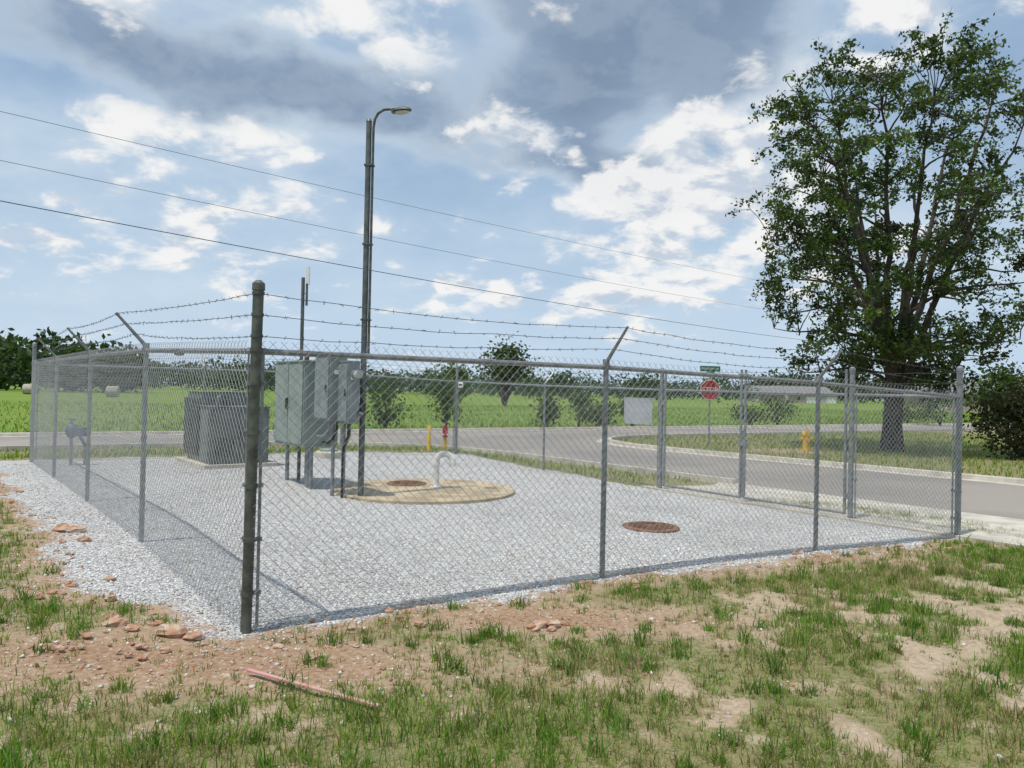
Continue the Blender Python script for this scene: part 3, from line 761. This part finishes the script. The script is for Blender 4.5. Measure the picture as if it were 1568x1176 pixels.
# ------------------------------------------------------------------ vegetation
def leaves(name,P,size,col,mats,flat=.0):
    k=len(P); a=rng.normal(0,1,(k,3)); a/=np.linalg.norm(a,axis=1)[:,None]
    b=rng.normal(0,1,(k,3)); b-=a*(a*b).sum(1)[:,None]; b/=np.linalg.norm(b,axis=1)[:,None]
    s=size[:,None]; V=np.stack([P-a*s*.6,P+b*s*.33,P+a*s*.6,P-b*s*.33],1)
    lp=np.arange(k*4); return mesh_np(name,V.reshape(-1,3),lp,np.arange(k)*4,np.repeat(col,4,0),mats)
def lcol(k,base=(.060,.100,.022),v=.45):
    c=np.array(base)*rng.uniform(1-v,1+v,(k,1)); c[:,0]*=rng.uniform(.8,1.3,k); return c
def bigtree(x0,y0):
    z0=Hf(x0,y0); mb=MB(); b0=Vector((x0,y0,z0))
    prof=[(2.2,2.6),(3.8,4.2),(6.5,4.9),(9.4,5.9),(11.0,5.5),(12.5,4.9),(13.8,3.7)]
    def Rz(z): return float(np.interp(z,[p[0] for p in prof],[p[1] for p in prof]))
    mb.tube([b0-U*.2,b0+U*.15,b0+U*.9,b0+Vector((.05,0,1.9)),b0+Vector((.02,0,2.6))],[.52,.40,.32,.31,.24],12)
    stems=[]
    ns=11
    for i in range(ns):
        az=i*2*math.pi/ns+rnd.uniform(-.25,.25)
        zt=rnd.uniform(10.0,13.2); rr=Rz(zt)*rnd.uniform(.35,.85) if i else .5
        zs=rnd.uniform(1.4,2.6); pts=[];rad=[]
        jx,jy=0,0
        for j in range(15):
            t=j/14; jx+=rnd.uniform(-.13,.13);jy+=rnd.uniform(-.13,.13)
            r=rr*(t**1.1); z=zs+(zt-zs)*t
            pts.append(b0+Vector((math.cos(az)*r+jx*min(1,t*3),math.sin(az)*r+jy*min(1,t*3),z)))
            rad.append(.125*(1-t)**.8+.018)
        mb.tube(pts,rad,7); stems.append((pts,rad))
    for i in range(16):
        st,rd=stems[i%ns]; j=rnd.randint(1,6); a=st[j]
        zt=a.z+rnd.uniform(.3,2.0); rr=Rz(max(2.6,zt-z0))*rnd.uniform(.75,.98)
        az=math.atan2(a.y-y0,a.x-x0)+rnd.uniform(-.8,.8)
        e_=b0+Vector((math.cos(az)*rr,math.sin(az)*rr,zt-z0)); pts=[];rad=[]
        for k in range(9):
            t=k/8; p=a.lerp(e_,t); p.z=a.z+(e_.z-a.z)*(t**.8)+.25*math.sin(t*5); p+=Vector((rnd.uniform(-.08,.08),rnd.uniform(-.08,.08),0)); pts.append(p); rad.append(.06*(1-t)+.012)
        pts[0]=a
        mb.tube(pts,rad,6); stems.append((pts,rad))
    allp=[(p,r) for pts,rad in stems for p,r in zip(pts[2:],rad[2:])]
    LP=[];LS=[];LC=[]
    for i in range(400):
        for _ in range(40):
            z=rnd.uniform(2.0,13.8); r=Rz(z)*math.sqrt(rnd.uniform(.10,1.08)); az=rnd.uniform(0,6.283)
            lump=vnoise(az*2.2+3,z*.8,61)
            if r<Rz(z)*(.66+.58*lump) and vnoise(az*3.0,z*1.1+r*.8,88)>.36: break
        c=b0+Vector((math.cos(az)*r,math.sin(az)*r,z))
        best=min(allp,key=lambda pr:(pr[0]-c).length+(3 if pr[0].z>c.z-.1 else 0)+rnd.uniform(0,.5))
        a=best[0]; pts=[];rad=[]
        r0=min(best[1]*.6,.045)
        for k in range(6):
            t=k/5; p=a.lerp(c,t)+Vector((rnd.uniform(-.06,.06),rnd.uniform(-.06,.06),.12*math.sin(t*math.pi)))*(0 if k==0 else 1)
            pts.append(p); rad.append(r0*(1-t)+.009)
        mb.tube(pts,rad,5,cap=False)
        tone=rnd.uniform(.5,1.45)
        nt=rnd.randint(3,6)
        for q_ in range(nt):
            v=Vector((rnd.gauss(0,1),rnd.gauss(0,1),rnd.gauss(.05,.7))).normalized()*rnd.uniform(.3,.95)
            s=pts[rnd.randint(3,5)]; en=s+v; mb.tube([s,s+v*.5+U*.04,en],[.011,.009,.006],3,cap=False)
            k=rnd.randint(16,40); t=rng.uniform(.15,1.1,k)[:,None]
            P=np.array(s)[None]*(1-t)+np.array(en)[None]*t+rng.normal(0,.09,(k,3)); P[:,2]-=.05
            LP.append(P);LS.append(rng.uniform(.08,.165,k));LC.append(lcol(k)*tone)
    bk=mb.obj('trunk_and_branches',[M_bark],True)
    P=np.concatenate(LP); lf=leaves('leaves',P,np.concatenate(LS),np.concatenate(LC),[M_leaf])
    group('deciduous_tree',b0,[bk,lf])
bigtree(13.6,27.6)
def shrub(name,x,y,h,w,dens=900,ls=(.10,.2),base=(.06,.10,.024),lobes=9,trunk=.03,low=.15):
    z=Hf(x,y); mb=MB(); LP=[];LS=[];LC=[]
    for i in range(lobes):
        az=rnd.uniform(0,6.28); zz=h*rnd.uniform(low+.1,.92); rr=w*.5*rnd.uniform(.1,.85)*math.sin(math.pi*min(1,max(.12,(zz/h-low)/(1-low)*.85+.12)))
        c=Vector((x+rr*math.cos(az),y+rr*math.sin(az),z+zz))
        m_=Vector((x+rr*.4*math.cos(az),y+rr*.4*math.sin(az),z+zz*.55))
        mb.tube([(x,y,z-.05),m_,c],[trunk,trunk*.6,trunk*.25],5,cap=False)
        k=int(dens/lobes); s=w*.17
        P=np.array(c)[None]+rng.normal(0,1,(k,3))*np.array([s,s,h*.11])
        LP.append(P);LS.append(rng.uniform(*ls,k));LC.append(lcol(k,base)*rnd.uniform(.65,1.3))
    P=np.concatenate(LP); P[:,2]=np.maximum(P[:,2],z+.02)
    a=mb.obj('stems',[M_bark]); b=leaves('foliage',P,np.concatenate(LS),np.concatenate(LC),[M_leaf])
    return group(name,(x,y,z),[a,b])
def at(px,depth): # bearing measured on the photo -> x at a depth
    return ((px-784)/1184+.001)*depth
for px,d,h,w in((590,36,1.8,1.6),(683,37,2.4,2.0),(838,39,1.6,1.3),(885,40,1.8,1.8),(925,41,1.4,1.9),(968,42,1.7,2.0),(1150,48,1.4,2.4),(1190,50,1.6,2.6),(1440,56,2.1,3.2),(1390,58,1.6,3)):
    shrub('shrub',at(px,d),d,h,w,800,(.10,.20))
shrub('large_shrub',at(1566,25),25,2.2,2.5,4600,(.08,.17),(.06,.065,.03),16,.04,.02)
shrub('field_tree',at(772,100),100,7.6,6.0,2600,(.25,.55),(.05,.085,.024),16,.2,.35)
shrub('field_tree',at(690,110),110,5.2,5.5,2000,(.3,.6),(.08,.14,.03),12,.2,.1)
shrub('field_tree',at(1530,95),95,6.,7,2000,(.3,.6),(.055,.09,.025),12,.2,.1)
LP=[];LS=[];LC=[]
def dtree(x,y,h,w,base):
    k=340; u=rng.normal(0,1,(k,3)); u/=np.linalg.norm(u,axis=1)[:,None]; r=rng.uniform(.55,1.0,k)[:,None]
    lob=1+.3*np.sin(u[:,:1]*5+x)*np.cos(u[:,2:]*6+y)
    P=u*r*lob*np.array([w/2,w/2,h*.48])+np.array([x,y,-.22+h*.5]); 
    LP.append(P);LS.append(rng.uniform(.06,.14,k)*h);LC.append(lcol(k,base,.35)*rng.uniform(.7,1.25))
hz_=(.065,.105,.06)  # far tree colour, with distance haze mixed into the leaf tone
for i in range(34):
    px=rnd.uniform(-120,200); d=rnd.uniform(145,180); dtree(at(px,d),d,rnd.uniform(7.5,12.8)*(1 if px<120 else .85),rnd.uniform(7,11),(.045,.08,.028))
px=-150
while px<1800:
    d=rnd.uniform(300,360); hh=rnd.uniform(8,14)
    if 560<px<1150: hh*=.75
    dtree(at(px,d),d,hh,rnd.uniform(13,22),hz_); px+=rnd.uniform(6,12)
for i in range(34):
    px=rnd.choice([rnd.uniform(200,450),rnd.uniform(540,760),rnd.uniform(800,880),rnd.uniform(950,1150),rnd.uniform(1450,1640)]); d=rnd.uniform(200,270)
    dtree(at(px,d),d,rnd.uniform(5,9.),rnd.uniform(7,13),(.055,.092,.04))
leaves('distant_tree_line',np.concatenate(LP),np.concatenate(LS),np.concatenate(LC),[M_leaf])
for px,d in((44,112),(172,104)):
    x=at(px,d); mb=MB(); r=.75; c=Vector((x,d,Hf(x,d)+r-.03)); mb.tube([c-Vector((.7,.1,0)),c-Vector((.66,.09,0)),c+Vector((.66,.09,0)),c+Vector((.7,.1,0))],[r*.94,r,r,r*.94],24)
    mb.obj('hay_bale',[M_hay],True)
M_roof=mat('shingle_roof',(.22,.21,.21),.9,0,.2,2); M_wall=mat('pale_siding',(.50,.48,.45),.8,0,.1,1); M_brick=mat('tan_brick',(.38,.30,.25),.9,0,.2,3); M_win=mat('window_glass',(.05,.06,.07),.15)
def house(x,y,w,d,h,wallm,rot):
    z=-.22; mb=MB(); ax=Vector((math.cos(rot),math.sin(rot),0)); ay=Vector((-ax.y,ax.x,0)); c=Vector((x,y,z))
    mb.box(c+U*h/2,w/2,d/2,h/2,(ax.x,ax.y),0)
    o=.5; rh=d*.32
    e_=[c+ax*i*(w/2+o)+ay*j*(d/2+o)+U*h for i,j in((-1,-1),(1,-1),(1,1),(-1,1))]; r1=c-ax*(w/2-d*.3)+U*(h+rh); r2=c+ax*(w/2-d*.3)+U*(h+rh)
    mb.add(e_+[r1,r2],[(0,1,5,4),(2,3,4,5),(1,2,5),(3,0,4),(3,2,1,0)],1)
    for i in range(4):
        mb.box(c+ax*(-w*.36+w*.24*i)-ay*(d/2+.03)+U*1.6,.55 if i!=1 else .5,.04,.6 if i!=1 else 1.05,(ax.x,ax.y),2 if i!=1 else 3)
    mb.box(c+ax*w*.38-ay*(d/2+.05)+U*1.15,w*.1,.04,1.1,(ax.x,ax.y),3)
    mb.obj('suburban_house',[wallm,M_roof,M_win,M_white])
for px,d,w,wm in((1165,285,15,M_wall),(1205,270,17,M_brick),(1240,280,16,M_wall),(1490,150,15,M_wall),(1540,130,14,M_brick),(1600,140,16,M_wall),(1425,190,15,M_brick)):
    house(at(px,d),d,w,10,2.8,wm,rnd.uniform(-.3,.4))

# ------------------------------------------------------------------ sky, sun
el=math.radians(71); saz=math.radians(-135)
w=bpy.data.worlds.new('World'); scn.world=w; w.use_nodes=True; w.node_tree.nodes.clear(); t=NT(w.node_tree)
try: w.cycles.sampling_method='MANUAL'; w.cycles.sample_map_resolution=256
except Exception: pass
sky=t.n('ShaderNodeTexSky',sky_type='NISHITA',sun_disc=False,sun_elevation=el,sun_rotation=saz,air_density=1.0,dust_density=1.5)
gen=t.n('ShaderNodeTexCoord').outputs['Generated']
sp=t.n('ShaderNodeSeparateXYZ'); t.set(sp.inputs[0],gen); dx,dy,dz=sp.outputs
zz=t.m('MAXIMUM',dz,0.0)
inv=t.m('DIVIDE',1.0,t.m('ADD',zz,.38))
cp=t.n('ShaderNodeVectorMath',operation='SCALE'); t.set(cp.inputs[0],gen); t.set(cp.inputs[3],inv); P=cp.outputs[0]
warp=t.n('ShaderNodeTexNoise'); t.set(warp.inputs['Vector'],P); warp.inputs['Scale'].default_value=3.4; warp.inputs['Detail'].default_value=5
ws=t.n('ShaderNodeSeparateColor'); t.set(ws.inputs[0],warp.outputs['Color'])
az=t.m('ADD',t.m('ARCTAN2',dx,dy),t.m('MULTIPLY',t.m('SUBTRACT',ws.outputs[0],.5),.22))
ele=t.m('ADD',t.m('ARCSINE',dz),t.m('MULTIPLY',t.m('SUBTRACT',ws.outputs[1],.5),.13))
def blob(a0,e0,ra,re,wt=1.):
    a=t.m('POWER',t.m('ABSOLUTE',t.m('DIVIDE',t.m('SUBTRACT',az,a0),ra)),2.)
    b=t.m('POWER',t.m('ABSOLUTE',t.m('DIVIDE',t.m('SUBTRACT',ele,e0),re)),2.)
    return t.m('MULTIPLY',t.m('EXPONENT',t.m('MULTIPLY',t.m('ADD',a,b),-1.)),wt)
def summ(L):
    r=L[0]
    for x in L[1:]: r=t.m('ADD',r,x)
    return r
fb=t.noise(P,4.0,6,.58,.2); fb2=t.noise(P,8.0,8,.57,.25)
off=t.n('ShaderNodeVectorMath',operation='ADD'); t.set(off.inputs[0],P); off.inputs[1].default_value=(-.015,.0,.05)
fb2b=t.noise(off.outputs[0],8.0,5,.57,.25)
haz=t.sm(ele,-.02,.36)
base=t.mix(haz,(6.8,7.8,8.7),sky.outputs[0])
vn=t.sm(t.noise(P,2.0,5,.6),.32,.68)
veil=t.m('ADD',t.m('MULTIPLY',vn,.35),.52,clamp=True)
base=t.mix(veil,base,t.mix(vn,(4.2,6.0,8.2),(6.0,7.2,8.4)))
# white cumulus with grey undersides
pw=summ([blob(.01,.305,.075,.055,.72),blob(.225,.30,.12,.065,.70),blob(.14,.25,.14,.03,.52),blob(-.42,.285,.15,.05,.42),blob(-.34,.50,.28,.055,.70),blob(-.17,.385,.07,.05,.55),blob(-.50,.165,.16,.035,.38),blob(.145,.125,.06,.022,.55),blob(-.02,.12,.07,.02,.48),blob(.46,.44,.16,.08,.48),blob(.27,.2,.16,.05,.44),blob(-.36,.21,.2,.04,.32),blob(.05,.15,.4,.03,.24),blob(.3,.11,.2,.03,.27),blob(-.62,.48,.16,.07,.55)])
pd=t.m('ADD',pw,t.m('MULTIPLY',t.m('SUBTRACT',fb2,.5),1.8)); pd=t.m('ADD',pd,t.m('MULTIPLY',t.m('SUBTRACT',fb,.5),.8))
pa=t.sm(pd,.20,.54)
sh=t.sm(t.m('SUBTRACT',fb2,fb2b),-.12,.05)
pc=t.mix(sh,(5.6,6.3,7.3),(9.2,9.15,9.05))
c1=t.mix(t.m('MULTIPLY',pa,.94),base,pc)
# heavy grey masses
dk_=summ([blob(-.37,.37,.25,.052,.95),blob(-.19,.325,.14,.038,.50),blob(-.58,.40,.14,.045,.45),blob(.15,.43,.19,.09,.98),blob(.05,.275,.15,.035,.66),blob(.09,.34,.12,.06,.55),blob(.21,.25,.12,.024,.36),blob(.31,.49,.13,.05,.5),blob(-.02,.48,.10,.04,.25)])
dd=t.m('ADD',dk_,t.m('MULTIPLY',t.m('SUBTRACT',fb,.5),1.0))
dd=t.m('ADD',dd,t.m('MULTIPLY',t.m('SUBTRACT',fb2,.5),.45))
da=t.sm(dd,.22,.64)
dc=t.ramp(t.m('MULTIPLY',dd,.75),[(.18,(.80,.85,.90)),(.34,(.50,.60,.71)),(.56,(.27,.365,.50)),(.95,(.20,.28,.395))])
dsh=t.mix(t.m('MULTIPLY',t.sm(t.m('SUBTRACT',fb2,fb2b),-.08,.12),.22),dc,(.52,.60,.70))
sc=t.n('ShaderNodeVectorMath',operation='SCALE'); t.set(sc.inputs[0],dsh); sc.inputs[3].default_value=10.
da2=t.m('MULTIPLY',da,t.m('SUBTRACT',1.0,t.m('MULTIPLY',t.sm(pd,.46,.70),.93)))
fin=t.mix(da2,c1,sc.outputs[0])
bg=t.n('ShaderNodeBackground'); t.set(bg.inputs[0],fin); bg.inputs[1].default_value=.1
wo=t.n('ShaderNodeOutputWorld'); t.t.links.new(bg.outputs[0],wo.inputs[0])
sl=bpy.data.lights.new('sun','SUN'); sl.energy=3.5; sl.angle=math.radians(1.2); sl.color=(1,.95,.865)
so=bpy.data.objects.new('sun',sl); scn.collection.objects.link(so)
sd_=Vector((math.cos(el)*math.sin(saz),math.cos(el)*math.cos(saz),math.sin(el))); so.rotation_euler=(-sd_).to_track_quat('-Z','Y').to_euler(); so.location=(-20,-20,40)
scn.view_settings.view_transform='Standard'; scn.view_settings.look='None'; scn.view_settings.exposure=0
# ------------------------------------------------------------------ camera
cam=bpy.data.cameras.new('camera'); cam.lens=27.18; cam.sensor_width=36; cam.clip_end=6000; cam.clip_start=.05
co=bpy.data.objects.new('camera',cam); scn.collection.objects.link(co)
co.matrix_world=Matrix.Translation((0,0,1.6))@Matrix.Rotation(math.radians(90.58),4,'X')@Matrix.Rotation(math.radians(1.2),4,'Z')
scn.camera=co
print('done')
